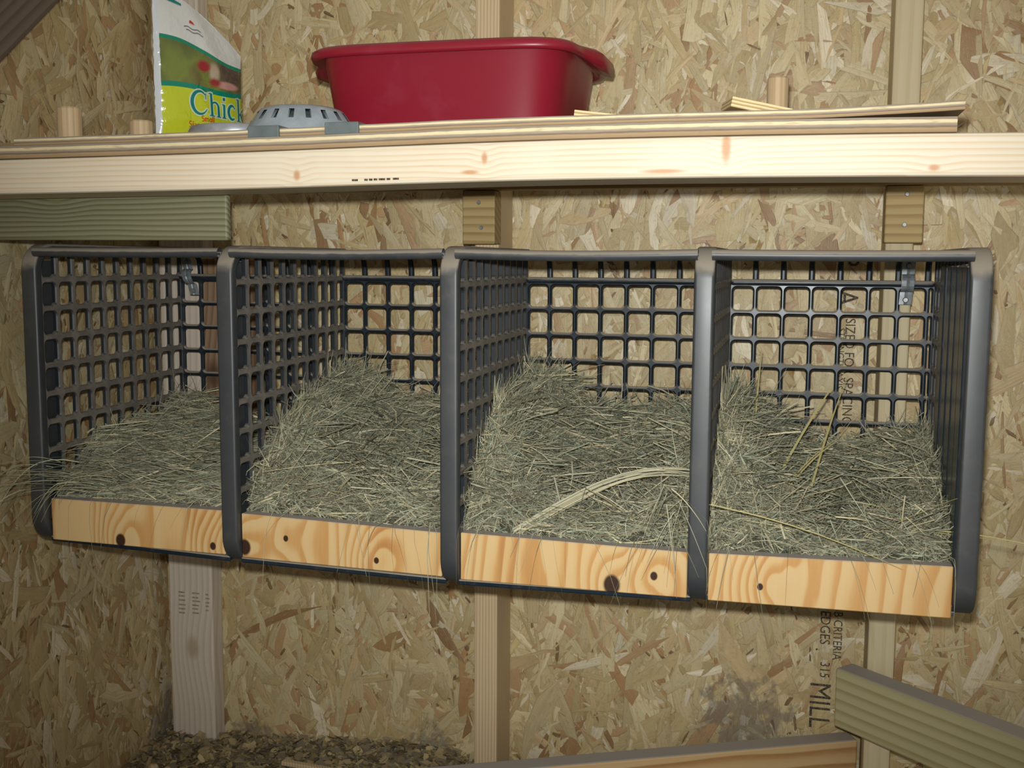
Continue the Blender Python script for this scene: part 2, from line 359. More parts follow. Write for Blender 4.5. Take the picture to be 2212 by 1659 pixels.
# faint mill stamp on the corner stud (short rows of faded ink)
bm = bmesh.new()
for cx, zz in ((-1.062, 0), (-1.035, 0), (-1.012, 1)):
    for k in range(6 if zz == 0 else 5):
        z = -0.598 - k * 0.0075 + random.uniform(-.001, .001); w = 0.008 if zz == 0 else 0.004
        bm_box(bm, (cx - w, -0.0383, z - 0.0013), (cx + w * random.uniform(.4, 1), -0.0379, z + 0.0013))
mesh_obj('stamp_mark', bm_mesh(bm), m_faint, st0)

# ink stamp running down the back wall
def text_mesh(txt, size, name):
    cu = bpy.data.curves.new(name, 'FONT'); cu.body = txt; cu.size = size; cu.extrude = 0.0;  cu.resolution_u = 3
    o = bpy.data.objects.new(name, cu); scene.collection.objects.link(o)
    bpy.context.view_layer.update()
    dg = bpy.context.evaluated_depsgraph_get(); me = bpy.data.meshes.new_from_object(o.evaluated_get(dg))
    bpy.data.objects.remove(o); return me
def wall_text(txt, size, x, z, stretch=1.0, mat=m_ink):
    me = text_mesh(txt, size, 'lettering'); me.materials.clear()
    for v in me.vertices:
        a, b = v.co.x * stretch, v.co.y      # reads downwards, letter tops to the right
        v.co = (x + b, -0.0036, z - a)
    o = mesh_obj('lettering', me, mat, wb); return o
wall_text('P', 0.045, 0.052, 0.012, 0.8); wall_text('A', 0.045, 0.052, -0.042, 0.8)
wall_text('SIZED FOR SPACING', 0.021, 0.066, -0.085, 0.85); wall_text('STRENGTH AXIS', 0.015, 0.055, -0.100, 0.85)
wall_text('B CRITERIA', 0.019, 0.066, -0.545, 0.82); wall_text('EDGES', 0.022, 0.046, -0.545, 0.85); wall_text('315', 0.021, 0.048, -0.628, 0.85)
wall_text('.', 0.03, 0.040, -0.606, 0.85)
wall_text('MILL', 0.046, 0.034, -0.662, 0.82); wall_text('9', 0.04, 0.034, -0.748, 0.8)

# diagonal brace on the left wall, treated board, cleats, ledger
def oriented(name, p, d, up, L, w, h, mat, parent=None, bev=0.003):
    """box starting at p (corner), length L along d, w along side, h along up"""
    d = Vector(d).normalized(); up = Vector(up); up = (up - d * up.dot(d)).normalized(); sd = up.cross(d)
    mt = Matrix((d, sd, up)).transposed().to_4x4(); mt.translation = Vector(p)
    bm = bmesh.new(); bm_box(bm, (0, 0, 0), (L, w, h), bev, 2)
    me = bm_mesh(bm, name); o = mesh_obj(name, me, mat, parent); o.matrix_world = mt; return o
br = oriented('diagonal_brace', (XL + 0.0405, -0.53, 0.1838), (0, 0.133, 0.112), (0, -0.112, 0.133), 0.66, 0.038, 0.089, m_dark)
tag(br, 'dark diagonal timber brace on the left wall, in the top left corner', 'brace')
gb = box('treated_board', (XL + 0.002, -0.508, 0.0225), (-0.694, -0.497, 0.1095), m_green, bev=0.003)
tag(gb, 'greenish treated board lying on the nest box under the shelf beam', 'board')
def cleat(x0, x1, z0, label, nails):
    c = empty('shelf_cleat', ((x0 + x1) / 2, -0.108, z0), label, 'cleat', 'cleats under the shelf')
    box('block', (x0, -0.127, z0), (x1, -0.0885, 0.1055), m_cleat, c, bev=0.002)
    for nx, nz in nails:
        bm = bmesh.new(); bmesh.ops.create_cone(bm, cap_ends=True, segments=14, radius1=0.0034, radius2=0.0026, depth=0.0016,
            matrix=Matrix.Translation((nx, -0.1276, nz)) @ Matrix.Rotation(math.pi / 2, 4, 'X'))
        mesh_obj('nail', bm_mesh(bm), m_nail, c)
    return c
cleat(-0.507, -0.4555, 0.024, 'yellowish wood cleat with two nails on the middle wall stud', [(-0.481, 0.087), (-0.477, 0.049)])
cleat(0.108, 0.1585, 0.027, 'yellowish wood cleat with two nails on the right wall stud', [(0.136, 0.094), (0.134, 0.052)])
bo = box('backing_board', (-0.995, -0.062, -0.385), (-0.90, -0.020, 0.0), m_brown, bev=0.003)
tag(bo, 'red brown knotty board on the wall behind the leftmost nest compartment', 'board')
for z0 in (-0.37, -0.10): box('spacer', (-0.99, -0.020, z0), (-0.905, -0.0018, z0 + .07), m_brown, bo, bev=0.001)

# ---------------------------------------------------------------- shelf: beam, ledger, two plywood sheets
bx_ = np.array([-1.3, -0.93, -0.624, -0.36, -0.25, 0.0, 0.14, 0.3, 0.5]); bz_ = np.array([.1140, .1160, .1185, .1235, .1250, .1245, .1230, .1205, .117])
def bow(x):
    t = np.linspace(-.12, .12, 9); return float(np.mean(np.interp(x + t, bx_, bz_)))
def bowed(name, x0, x1, y0, y1, zlo, zhi, mat, parent=None, seg=40, rnd=0.004, lift=None, wavy=0.0):
    """long board that follows the slight bow of the shelf; uv.y runs through the thickness"""
    prof = [(y0 + rnd, zlo), (y0 + rnd * .3, zlo + rnd * .3), (y0, zlo + rnd), (y0, zlo + (zhi - zlo) * .5), (y0, zhi - rnd), (y0 + rnd * .3, zhi - rnd * .3), (y0 + rnd, zhi), (y1, zhi), (y1, zlo)]
    k = len(prof); V = []; UV = []; F = []
    for i in range(seg + 1):
        x = x0 + (x1 - x0) * i / seg; b = bow(x) + (lift(x) if lift else 0); wy = wavy * (math.sin(x * 23) + math.sin(x * 57 + 1))
        for (y, z) in prof:
            V.append((x, y + (wy if y < (y0 + y1) / 2 else 0), b + z)); UV.append((x, (z - zlo) / (zhi - zlo)))
    for i in range(seg):
        for j in range(k): F.append((i * k + j, i * k + (j + 1) % k, (i + 1) * k + (j + 1) % k, (i + 1) * k + j))
    me = bpy.data.meshes.new(name); me.from_pydata(V, [], F + [tuple(range(k))[::-1], tuple(range(seg * k, seg * k + k))])
    l = me.uv_layers.new(name='UVMap')
    for li, lo_ in enumerate(me.loops): l.data[li].uv = UV[lo_.vertex_index]
    me.update(); bm = bmesh.new(); bm.from_mesh(me); bmesh.ops.recalc_face_normals(bm, faces=bm.faces); bm.to_mesh(me); bm.free()
    return mesh_obj(name, me, mat, parent)
beam = bowed('shelf_beam', XL + 0.003, 0.62, -0.62, -0.531, -0.0410, 0.0, m_beam, rnd=0.004)
tag(beam, 'long pale pine beam along the front of the shelf', 'beam')
bm = bmesh.new()
for i, (x, w) in enumerate(((-.476, .005), (-.463, .003), (-.4575, .003), (-.452, .003), (-.4445, .0055), (-.437, .003), (-.4285, .005))):
    z = bow(x) - 0.0355
    bm_box(bm, (x - w * .7, -0.6203, z - .0011), (x + w * .7, -0.6193, z + .0011))
mesh_obj('stamp_mark', bm_mesh(bm), m_ink, beam)
lg = box('shelf_ledger', (-0.998, -0.1275, 0.1062), (0.62, -0.0892, 0.1160), m_ledger, bev=0.002)
tag(lg, 'thin wooden ledger on the wall studs in the shade under the shelf', 'ledger')
sh1 = bowed('plywood_sheet', XL + 0.004, 0.137, -0.619, -0.135, 0.0004, 0.0150, m_ply, rnd=0.0008, seg=60, wavy=0.0006)
tag(sh1, 'thick lower plywood sheet lying on the shelf beam', 'plywood', 'plywood sheets on the shelf')
sh2 = bowed('plywood_sheet', -0.915, 0.144, -0.612, -0.150, 0.0158, 0.0250, m_ply, rnd=0.0008, seg=60, wavy=0.0008, lift=lambda x: 0.006 * max(0, (x + 0.03) / 0.17) ** 1.6)
tag(sh2, 'thin upper plywood sheet with its right end curling up', 'plywood', 'plywood sheets on the shelf')
def shelf_top(x): return bow(x) + 0.0252
sc0 = oriented('plywood_offcut', (XL + 0.01, -0.60, 0.1312), (1, 0.10, 0.008), (0, 0, 1), 0.185, 0.14, 0.012, m_ply, bev=0.001)
tag(sc0, 'dusty wood offcut at the far left end of the shelf', 'offcut')
sc0.location.y += 0.045

# ---------------------------------------------------------------- things on the shelf
def peg(x, y, r, ztop, label):
    zb = shelf_top(x)
    o = lathe('wooden_peg', [(0, 0), (r, 0), (r, ztop - zb - .002), (r - .002, ztop - zb), (0, ztop - zb)], (x, y, zb), m_dowel, seg=28, smooth=False)
    return tag(o, label, 'peg', 'round wooden pegs on the shelf')
peg(-0.880, -0.555, 0.0145, 0.1835, 'round wooden peg near the far left end of the shelf')
peg(-0.816, -0.50, 0.0145, 0.1725, 'short wooden peg left of the yellow feed bag')
peg(-0.036, -0.38, 0.0125, 0.2175, 'round wooden peg at the right end of the shelf behind an offcut')
def offcut(p, d, L, w, h, label):
    o = oriented('plywood_offcut', p, d, (0, 0, 1), L, w, h, m_ply2, bev=0.0006); return tag(o, label, 'offcut', 'plywood offcuts on the shelf')
def ply_solid():
    s = NT('plywood_offcut_layers'); c = s.xyz(s.obj()); n = s.noise(s.vmath('MULTIPLY', s.obj(), (1, 4, 6)), 50, 3)
    v = s.math('FRACT', s.math('MULTIPLY', s.math('ADD', c[2], s.math('MULTIPLY', n, 0.0016)), 260))
    col = s.ramp(v, [(0.0, '#a58a62'), (0.4, '#b79c70'), (0.55, '#ddc999'), (0.95, '#dcc797')])
    col, f = s.dusted(col, 0.8, '#9a8f80', 0.6, 0.85); return s.fin(col, 0.7, 0.25)
m_ply2 = ply_solid()
offcut((-0.080, -0.540, shelf_top(-0.06) + .014), (1, 0.30, -0.20), 0.066, 0.05, 0.011, 'small layered plywood offcut tilted against the right hand peg')
offcut((-0.252, -0.530, shelf_top(-0.25) + .010), (1, 0.15, -0.115), 0.085, 0.05, 0.007, 'thin wedge of plywood by the right end of the red tub')

# red tub
def tub():
    t = empty('dish_tub', (-0.461, -0.268, 0.149), 'red plastic dish tub with rolled rim and end handles on the shelf', 'tub')
    cx, cy = -0.461, -0.268; N = 120
    def outline(hx, hy, r, handle=0.0):
        pts = []
        per = []
        for i in range(N):
            a = 2 * math.pi * (i + 0.5) / N
            # rounded rectangle sampled evenly by angle of a superellipse parametrisation
            ca, sa = math.cos(a), math.sin(a); n = 5.5
            x = hx * math.copysign(abs(ca) ** (2 / n), ca); y = hy * math.copysign(abs(sa) ** (2 / n), sa)
            if handle and abs(y) < 0.075: x += math.copysign(handle * (0.5 + 0.5 * math.cos(math.pi * y / 0.075)) ** 0.6, x)
            pts.append((cx + x, cy + y))
        return pts
    z0 = 0.1500; q = 0.013
    rings = [(0.150 - q, 0.103, 0, 0.0), (0.163 - q, 0.116, 0, 0.004), (0.166 - q, 0.119, 0, 0.012), (0.181 - q, 0.135, 0, 0.112),       # outside
             (0.182 - q, 0.136, .004, 0.1135), (0.1885 - q, 0.1425, .022, 0.1085), (0.1945 - q, 0.1485, .030, 0.1075), (0.1965 - q, 0.1505, .032, 0.112), (0.1950 - q, 0.149, .031, 0.1185), (0.189 - q, 0.143, .024, 0.1225), (0.183 - q, 0.137, .006, 0.1215),
             (0.178 - q, 0.132, 0, 0.115), (0.163 - q, 0.116, 0, 0.012), (0.155 - q, 0.108, 0, 0.0045)]
    drop = {5: .017, 6: .019, 7: .012, 8: .005}
    bm = bmesh.new(); R = []
    for j, (hx, hy, h, z) in enumerate(rings):
        ring = []
        for x, y in outline(hx, hy, 0, h):
            w = (0.5 + 0.5 * math.cos(math.pi * (y - cy) / 0.075)) if abs(y - cy) < 0.075 else 0.0
            ring.append(bm.verts.new((x, y, z0 + z - drop.get(j, 0) * w)))
        R.append(ring)
    for j in range(len(R) - 1):
        for i in range(N): bm.faces.new((R[j][i], R[j][(i + 1) % N], R[j + 1][(i + 1) % N], R[j + 1][i]))
    bm.faces.new(R[0][::-1]); bm.faces.new(R[-1])
    o = mesh_obj('body', bm_mesh(bm), m_red, t, True)
tub()

# grey vented dome with two tabs over the shelf edge, and a flat lid
def dome():
    x, y = -0.588, -0.515; zb = shelf_top(x)
    t = empty('vented_dome', (x, y, zb), 'grey plastic dome with dark slots at the shelf edge beside the red tub', 'feeder lid')
    prof = [(0.066, 0), (0.066, 0.006), (0.0625, 0.012), (0.0600, 0.017), (0.052, 0.028), (0.0485, 0.0315), (0.040, 0.0345), (0.02, 0.0365), (0.0, 0.037), (0.0, 0.034), (0.046, 0.028), (0.057, 0.016), (0.063, 0)]
    sk = lambda j, i: (j == 3 and (i % 3 == 0)) or (j == 10 and i % 3 == 0)
    lathe('shell', prof, (x, y, zb), m_grey, t, 54, True, sk)
    lathe('liner', [(0.0, 0.027), (0.040, 0.024), (0.055, 0.010), (0.055, 0.0)], (x, y, zb), m_tab, t, 40, True)
    for x0, x1 in ((-0.606, -0.568), (-0.513, -0.473)):
        zt = shelf_top((x0 + x1) / 2)
        bm = bmesh.new(); bm_box(bm, (x0, -0.6165, zt - 0.0102), (x1, -0.6125, zt + 0.003), .001); bm_box(bm, (x0, -0.6155, zt + 0.0002), (x1, -0.545, zt + 0.003), .001)
        mesh_obj('hanging_tab', bm_mesh(bm), m_tab, t)
dome()
zb = shelf_top(-0.688)
o = lathe('round_lid', [(0, 0.004), (0.052, 0.0), (0.058, 0.0), (0.0585, 0.012), (0.056, 0.0175), (0.050, 0.0190), (0.046, 0.0165), (0, 0.0155)], (-0.688, -0.49, zb), m_lid, seg=48)
tag(o, 'shallow round metal lid lying in front of the yellow feed bag', 'lid')

# feed bag
A0 = np.array([-0.843, -0.425]); B0 = np.array([-0.783, -0.300]); BW = float(np.linalg.norm(B0 - A0)); bd = (B0 - A0) / BW; bnv = np.array([bd[1], -bd[0]])
BZ = 0.1455; BH = 0.20
def bag_h(s): return 0.212 - 0.072 * s ** 1.7
def bag_pt(s, z, off=0.0, back=False):
    t = (z - BZ) / bag_h(min(max(s, 0), 1))
    t = min(max(t, 0), 1)
    e = math.sin(math.pi * min(max(s, 0.0), 1.0)) ** 0.55 * (1 - t ** 3.5) * (0.55 + 0.45 * min(1, t * 5))
    d = 0.020 * e + 0.0012 * math.sin(s * 17 + z * 60) * (1 - abs(2 * s - 1)) + 0.0007 * math.exp(-(s / 0.12) ** 2) * math.sin(z * 330 + 3 * math.sin(z * 90))
    if back: d = -0.024 * e
    p = A0 + bd * (s * BW) + bnv * (d + off)
    return (p[0], p[1], z)
def bag_mat():
    s = NT('printed_bag_film'); c = s.xyz(s.uv()); u, v = c[0], c[1]
    up = s.math('ADD', 0.745, s.math('ADD', s.math('MULTIPLY', u, -0.15), s.math('MULTIPLY', s.math('SINE', s.math('MULTIPLY', u, 6.3)), 0.018)))
    lo = s.math('ADD', 0.425, s.math('ADD', s.math('MULTIPLY', u, -0.01), s.math('MULTIPLY', s.math('SINE', s.math('ADD', s.math('MULTIPLY', u, 6.0), 0.4)), 0.012)))
    col = lin('#c9c8c4')
    inpic = s.math('LESS_THAN', v, up)
    nz = s.noise(s.uv(), 3.0, 2)
    pic = s.ramp(s.math('ADD', s.math('MULTIPLY', nz, 0.6), s.math('MULTIPLY', v, 0.4)), [(0.36, '#5c4433'), (0.46, '#737c38'), (0.58, '#5b6232'), (0.72, '#3d372e')])
    def blob(cu, cv, ru, rv, colr, base, soft=0.5):
        d = s.math('SQRT', s.math('ADD', s.math('POWER', s.math('DIVIDE', s.math('SUBTRACT', u, cu), ru), 2.0), s.math('POWER', s.math('DIVIDE', s.math('SUBTRACT', v, cv), rv), 2.0)))
        return s.mix(s.math('SUBTRACT', 1.0, s.smooth(d, 1 - soft, 1.0)), base, lin(colr))
    pic = blob(0.16, 0.55, 0.20, 0.10, '#6f7a36', pic, 0.9)
    pic = blob(0.82, 0.55, 0.30, 0.16, '#54443c', pic, 0.7)
    pic = blob(0.60, 0.54, 0.085, 0.09, '#a8977e', pic, 0.6)
    pic = blob(0.76, 0.465, 0.20, 0.035, '#b98880', pic)
    pic = blob(0.60, 0.475, 0.10, 0.04, '#8f332f', pic, 0.7)
    pic = blob(0.48, 0.575, 0.105, 0.055, '#8f1c22', pic, 0.6)
    pic = blob(0.60, 0.645, 0.10, 0.022, '#8f5a38', pic, 0.7)
    col = s.mix(inpic, col, pic)
    band = s.math('LESS_THAN', s.math('ABSOLUTE', s.math('SUBTRACT', v, up)), 0.013)
    col = s.mix(band, col, lin('#0b7a5e'))
    col = s.mix(s.math('LESS_THAN', v, lo), col, lin('#b5bd27'))
    band2 = s.math('LESS_THAN', s.math('ABSOLUTE', s.math('SUBTRACT', v, lo)), 0.017)
    col = s.mix(band2, col, lin('#0b7a62'))
    edge = s.math('LESS_THAN', u, 0.045); col = s.mix(edge, col, lin('#c4c8cc'))
    s.bump(s.noise(s.obj(), 60, 2, 0.5, 1.0), 0.45, 0.003)
    return s.fin(col, 0.16, 0.6)
m_bag = bag_mat()
def flat_mat(name, h, rough=0.3):
    s = NT(name); n = s.noise(s.obj(), 80, 2); a = lin(h); b = tuple(x * 0.85 for x in a[:3]) + (1,)
    return s.fin(s.ramp(n, [(0.35, b), (0.65, a)]), rough, 0.5)
m_teal = flat_mat('teal_print', '#0d7470'); m_wprint = flat_mat('white_print', '#c3d0b4'); m_rprint = flat_mat('red_print', '#b8361c'); m_gprint = flat_mat('grey_print', '#6d6a66')
bag = empty('feed_bag', (float((A0[0] + B0[0]) / 2), float((A0[1] + B0[1]) / 2), BZ), 'yellow and white printed plastic feed bag standing on the shelf', 'bag')
def bag_body():
    NS, NZ = 44, 60; V = []; UV = []; F = []
    for side in (0, 1):
        for i in range(NS + 1):
            s_ = i / NS
            for j in range(NZ + 1):
                z = BZ + bag_h(s_) * j / NZ
                V.append(bag_pt(s_, z, 0, side == 1)); UV.append((s_, (z - BZ) / BH))
    o = (NS + 1) * (NZ + 1)
    for side in (0, 1):
        for i in range(NS):
            for j in range(NZ):
                a = side * o + i * (NZ + 1) + j; q = (a, a + NZ + 1, a + NZ + 2, a + 1); F.append(q if side == 0 else q[::-1])
    me = np_mesh('bag_film', V, F, uvs=np.array(UV)); return mesh_obj('bag_film', me, m_bag, bag, True)
bag_body()
def stroke_polys(strokes, grow):
    """strokes: list of polylines [(x,y,w)...]; returns quads as list of 4 points"""
    out = []
    for pl in strokes:
        n = len(pl); L = []; Rr = []
        for i, (x, y, w) in enumerate(pl):
            a = pl[max(0, i - 1)]; b = pl[min(n - 1, i + 1)]; dx, dy = b[0] - a[0], b[1] - a[1]; l = math.hypot(dx, dy) or 1
            ex = 0
            if i == 0: ex = -grow
            if i == n - 1: ex = grow
            x += dx / l * ex; y += dy / l * ex; h = w / 2 + grow
            L.append((x - dy / l * h, y + dx / l * h)); Rr.append((x + dy / l * h, y - dx / l * h))
        for i in range(n - 1): out.append((L[i], L[i + 1], Rr[i + 1], Rr[i]))
    return out
def arc(cx, cy, rx, ry, a0, a1, wf, n=18):
    return [(cx + rx * math.cos(math.radians(a0 + (a1 - a0) * i / n)), cy + ry * math.sin(math.radians(a0 + (a1 - a0) * i / n)), wf(i / n)) for i in range(n + 1)]
def glyph(ch):
    T, t = .15, .045
    fat = lambda k: t + (T - t) * math.sin(math.pi * k) ** .8
    if ch == 'C': return [arc(.42, .5, .36, .48, 48, 312, fat), [(.68, .66, .03), (.70, .92, .05)], [(.66, .14, .05), (.74, .26, .03)]], .86
    if ch == 'c': return [arc(.28, .33, .22, .30, 50, 310, fat, 12), [(.40, .55, .09), (.44, .52, .09)]], .58
    if ch == 'h': return [[(.14, 0, .12), (.14, .98, .12)], [(.0, .95, .04), (.14, .98, .04)], [(.0, .02, .04), (.28, .02, .04)], arc(.33, .42, .19, .2, 165, 0, lambda k: t + .075 * k, 10) + [(.52, .02, .12)], [(.40, .02, .04), (.64, .02, .04)]], .70
    if ch == 'i': return [[(.14, 0, .12), (.14, .60, .12)], [(.02, .58, .04), (.14, .60, .04)], [(.02, .02, .04), (.27, .02, .04)], [(.07, .83, .13), (.20, .83, .13)]], .33
    if ch == 'k': return [[(.14, 0, .12), (.14, .98, .12)], [(.0, .95, .04), (.14, .98, .04)], [(.0, .02, .04), (.28, .02, .04)], [(.18, .28, .05), (.50, .60, .05)], [(.28, .36, .12), (.56, .02, .12)]], .62
    if ch == 'S': return [arc(.25, .72, .2, .22, 40, 270, lambda k: .10, 10) + arc(.25, .26, .2, .24, 90, -140, lambda k: .10, 10)], .55
    if ch == 'm': return [[(.1, 0, .12), (.1, .6, .12)], arc(.25, .42, .15, .16, 180, 0, lambda k: .1, 8) + [(.40, 0, .11)], arc(.55, .42, .15, .16, 180, 0, lambda k: .1, 8) + [(.70, 0, .11)]], .84
    if ch == 'a': return [arc(.25, .28, .18, .26, 0, 360, lambda k: .10, 14), [(.45, .58, .11), (.45, 0, .11)]], .58
    if ch == 'l': return [[(.12, 0, .12), (.12, .98, .12)]], .27
    if ch == 'z': return [[(.05, .56, .09), (.42, .56, .09), (.06, .04, .09), (.45, .04, .09)]], .52
    if ch == 'e': return [arc(.27, .3, .21, .28, 0, 310, lambda k: .10, 14), [(.08, .31, .07), (.48, .31, .07)]], .58
    return [], .4
def bag_text(txt, s0, z0, h, mat, grow, off, slant=0.0):
    bm = bmesh.new(); x = 0.0
    for ch in txt:
        st, adv = glyph(ch)
        for q in stroke_polys(st, grow):
            pts = []
            for (a, b) in q:
                sx = s0 + (x + a) * h / BW; z = z0 + b * h + slant * (sx - s0)
                if sx > 0.985: sx = 0.985
                pts.append(bag_pt(sx, z, off))
            try: bm.faces.new([bm.verts.new(p) for p in pts])
            except ValueError: pass
        x += adv
    return mesh_obj('lettering', bm_mesh(bm, recalc=False), mat, bag)
bag_text('Chick', 0.31, 0.1955, 0.0315, m_wprint, 0.055, 0.0008, -0.006); bag_text('Chick', 0.31, 0.1955, 0.0315, m_teal, 0.0, 0.0013, -0.006)
bag_text('Small', 0.42, 0.1860, 0.0080, m_rprint, 0.02, 0.0010); bag_text('Size', 0.29, 0.1770, 0.0085, m_rprint, 0.02, 0.0010)
bm = bmesh.new()      # small logo: red mark over two wavy grey lines
for k, (zz, w0, w1) in enumerate(((0.3115, .30, .48), (0.3065, .32, .50))):
    for i in range(10):
        a = w0 + (w1 - w0) * i / 10; b = w0 + (w1 - w0) * (i + 1) / 10; f = lambda q: zz - .03 * (q - w0) + .001 * math.sin(q * 60)
        bm.faces.new([bm.verts.new(bag_pt(q, z, .0010)) for q, z in ((a, f(a) - .0007), (b, f(b) - .0007), (b, f(b) + .0007), (a, f(a) + .0007))])
mesh_obj('logo_lines', bm_mesh(bm, recalc=False), m_gprint, bag)
bm = bmesh.new(); bm.faces.new([bm.verts.new(bag_pt(q, z, .0010)) for q, z in ((.36, .3165), (.42, .3140), (.40, .3180), (.37, .3205))])
mesh_obj('logo_mark', bm_mesh(bm, recalc=False), m_rprint, bag)
bm = bmesh.new()
bm.faces.new([bm.verts.new(bag_pt(q, z, .0010)) for q, z in ((.14, .3420), (.30, .3375), (.30, .3405), (.20, .3455))])
mesh_obj('logo_leaf', bm_mesh(bm, recalc=False), m_teal, bag)

# ---------------------------------------------------------------- the nest box
XD = [-1.0154, -0.7213, -0.4172, -0.1090, 0.1876]      # dividers
ZTOP = 0.017; ZBOT = [-0.396, -0.405, -0.411, -0.408, -0.3985]
YF = -0.465; YB = -0.100; PIT = 0.0395
nest = empty('nest_box', ((XD[0] + XD[4]) / 2, YF / 2 + YB / 2, -0.411), 'four compartment charcoal plastic nest box hung on the wall, filled with hay', 'nest box')

def lattice(bm, us, vs, hole, rad, th, put, bevel=0.0018):
    """grid of rounded openings; us, vs are the cell boundaries; put(u, v, w) gives the point, w the thickness"""
    def rr(cx, cy, hx, hy, r, n=4):
        r = min(r, hx * .95, hy * .95); pts = []
        for q, (sx, sy) in enumerate(((1, 1), (-1, 1), (-1, -1), (1, -1))):
            for k in range(n + 1):
                a = math.pi / 2 * (q + k / n); pts.append((cx + sx * (hx - r) + r * math.cos(a), cy + sy * (hy - r) + r * math.sin(a)))
        return pts
    for i in range(len(us) - 1):
        for j in range(len(vs) - 1):
            u0, u1, v0, v1 = us[i], us[i + 1], vs[j], vs[j + 1]; cx, cy = (u0 + u1) / 2, (v0 + v1) / 2
            hx, hy = (u1 - u0 - hole[0]) / 2, (v1 - v0 - hole[1]) / 2
            if hx < .003 or hy < .003: hx = max(hx, .001); hy = max(hy, .001)
            inner = rr(cx, cy, hx, hy, rad); mid = rr(cx, cy, hx + bevel, hy + bevel, rad + bevel)
            outer = []
            n = len(inner) // 4
            for q, (sx, sy) in enumerate(((1, 1), (-1, 1), (-1, -1), (1, -1))):
                for k in range(n):
                    px, py = mid[q * n + k]
                    X = u1 if sx > 0 else u0; Yy = v1 if sy > 0 else v0; h = n // 2
                    if k == h: outer.append((X, Yy))
                    elif (k < h) == (q % 2 == 0): outer.append((X, py))
                    else: outer.append((px, Yy))
            N = len(inner)
            L = [[bm.verts.new(put(x, y, w)) for x, y in ring] for ring, w in ((outer, th / 2), (mid, th / 2), (inner, th / 2 - bevel), (inner, -th / 2 + bevel), (mid, -th / 2), (outer, -th / 2))]
            for a in range(5):
                for k in range(N): bm.faces.new((L[a][k], L[a][(k + 1) % N], L[a + 1][(k + 1) % N], L[a + 1][k]))

def auto(o, deg=32):
    me = o.data; me.set_sharp_from_angle(angle=math.radians(deg))
def sweep(bm, path, half_w, half_t, xc, n=4, rk=.75):
    """rounded bar following path [(y, z)] in the divider plane"""
    sec = []
    r = min(half_w, half_t) * rk
    for q, (sx, sy) in enumerate(((1, 1), (-1, 1), (-1, -1), (1, -1))):
        for k in range(n + 1):
            a = math.pi / 2 * (q + k / n); sec.append((sx * (half_w - r) + r * math.cos(a), sy * (half_t - r) + r * math.sin(a)))
    rings = []
    for i, (y, z) in enumerate(path):
        a = path[max(0, i - 1)]; b = path[min(len(path) - 1, i + 1)]; dy, dz = b[0] - a[0], b[1] - a[1]; l = math.hypot(dy, dz)
        ny, nz = -dz / l, dy / l
        rings.append([bm.verts.new((xc + sx, y + ny * st, z + nz * st)) for sx, st in sec])
    N = len(sec)
    for i in range(len(rings) - 1):
        for k in range(N): bm.faces.new((rings[i][k], rings[i][(k + 1) % N], rings[i + 1][(k + 1) % N], rings[i + 1][k]))
    bm.faces.new(rings[0][::-1]); bm.faces.new(rings[-1])

for k in range(5):
    x = XD[k]; zb_ = ZBOT[k]
    # rim: along the top, round the front corner, down the post, round the bottom corner, back underneath
    ht, R_ = 0.0075, 0.030
    zt_, zl_ = ZTOP - ht + (0.002 if k == 0 else 0), zb_ + ht; yf_ = YF
    path = [(YB, zt_), (YB - .1, zt_)] + [(yf_ + R_ - R_ * math.sin(a), zt_ - R_ + R_ * math.cos(a)) for a in [math.pi / 2 * i / 8 for i in range(9)]]
    path += [(yf_, zt_ - R_ - (zt_ - zl_ - 2 * R_) * i / 6) for i in range(1, 6)]
    path += [(yf_ + R_ - R_ * math.cos(a), zl_ + R_ - R_ * math.sin(a)) for a in [math.pi / 2 * i / 8 for i in range(9)]] + [(YB, zl_)]
    bm = bmesh.new(); sweep(bm, path, 0.0118, ht, x, 4, .5)
    o = mesh_obj('divider_rim', bm_mesh(bm), m_plastic, nest, True); auto(o)
    # lattice side panel
    bm = bmesh.new()
    y0, y1 = YF + 0.004, YB
    us = [y0 + 0.004 + (y1 - y0 - 0.004) * i / 10 for i in range(11)]
    vs = [0.0085 - PIT * j for j in range(11)]; vs[-1] = max(vs[-1], zb_ + 0.004)
    sgn = 1 if k < 4 else -1
    lattice(bm, us, vs[::-1], (0.0085, 0.0085), 0.006, 0.008, lambda u, v, w, x=x: (x + 0.004 * sgn + w, u, v))
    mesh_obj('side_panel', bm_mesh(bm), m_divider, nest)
    # return flange behind the front columns
    if k < 4:
        box('front_flange', (x - 0.0105, YF + 0.008, zb_ + 0.02), (x - 0.0080, YF + 0.066, ZTOP - 0.02), m_plastic, nest, bev=0.0008)
    else:
        # ribbed face of the end panel
        bm = bmesh.new()
        for q, yy in enumerate((-0.430, -0.385, -0.345, -0.285, -0.235)):
            bm_box(bm, (x - 0.0125 + 0.001 * (q % 2), yy - 0.019, zb_ + 0.03), (x - 0.006, yy + 0.019, ZTOP - 0.02), 0.002)
        mesh_obj('end_rib', bm_mesh(bm), m_gloss, nest)

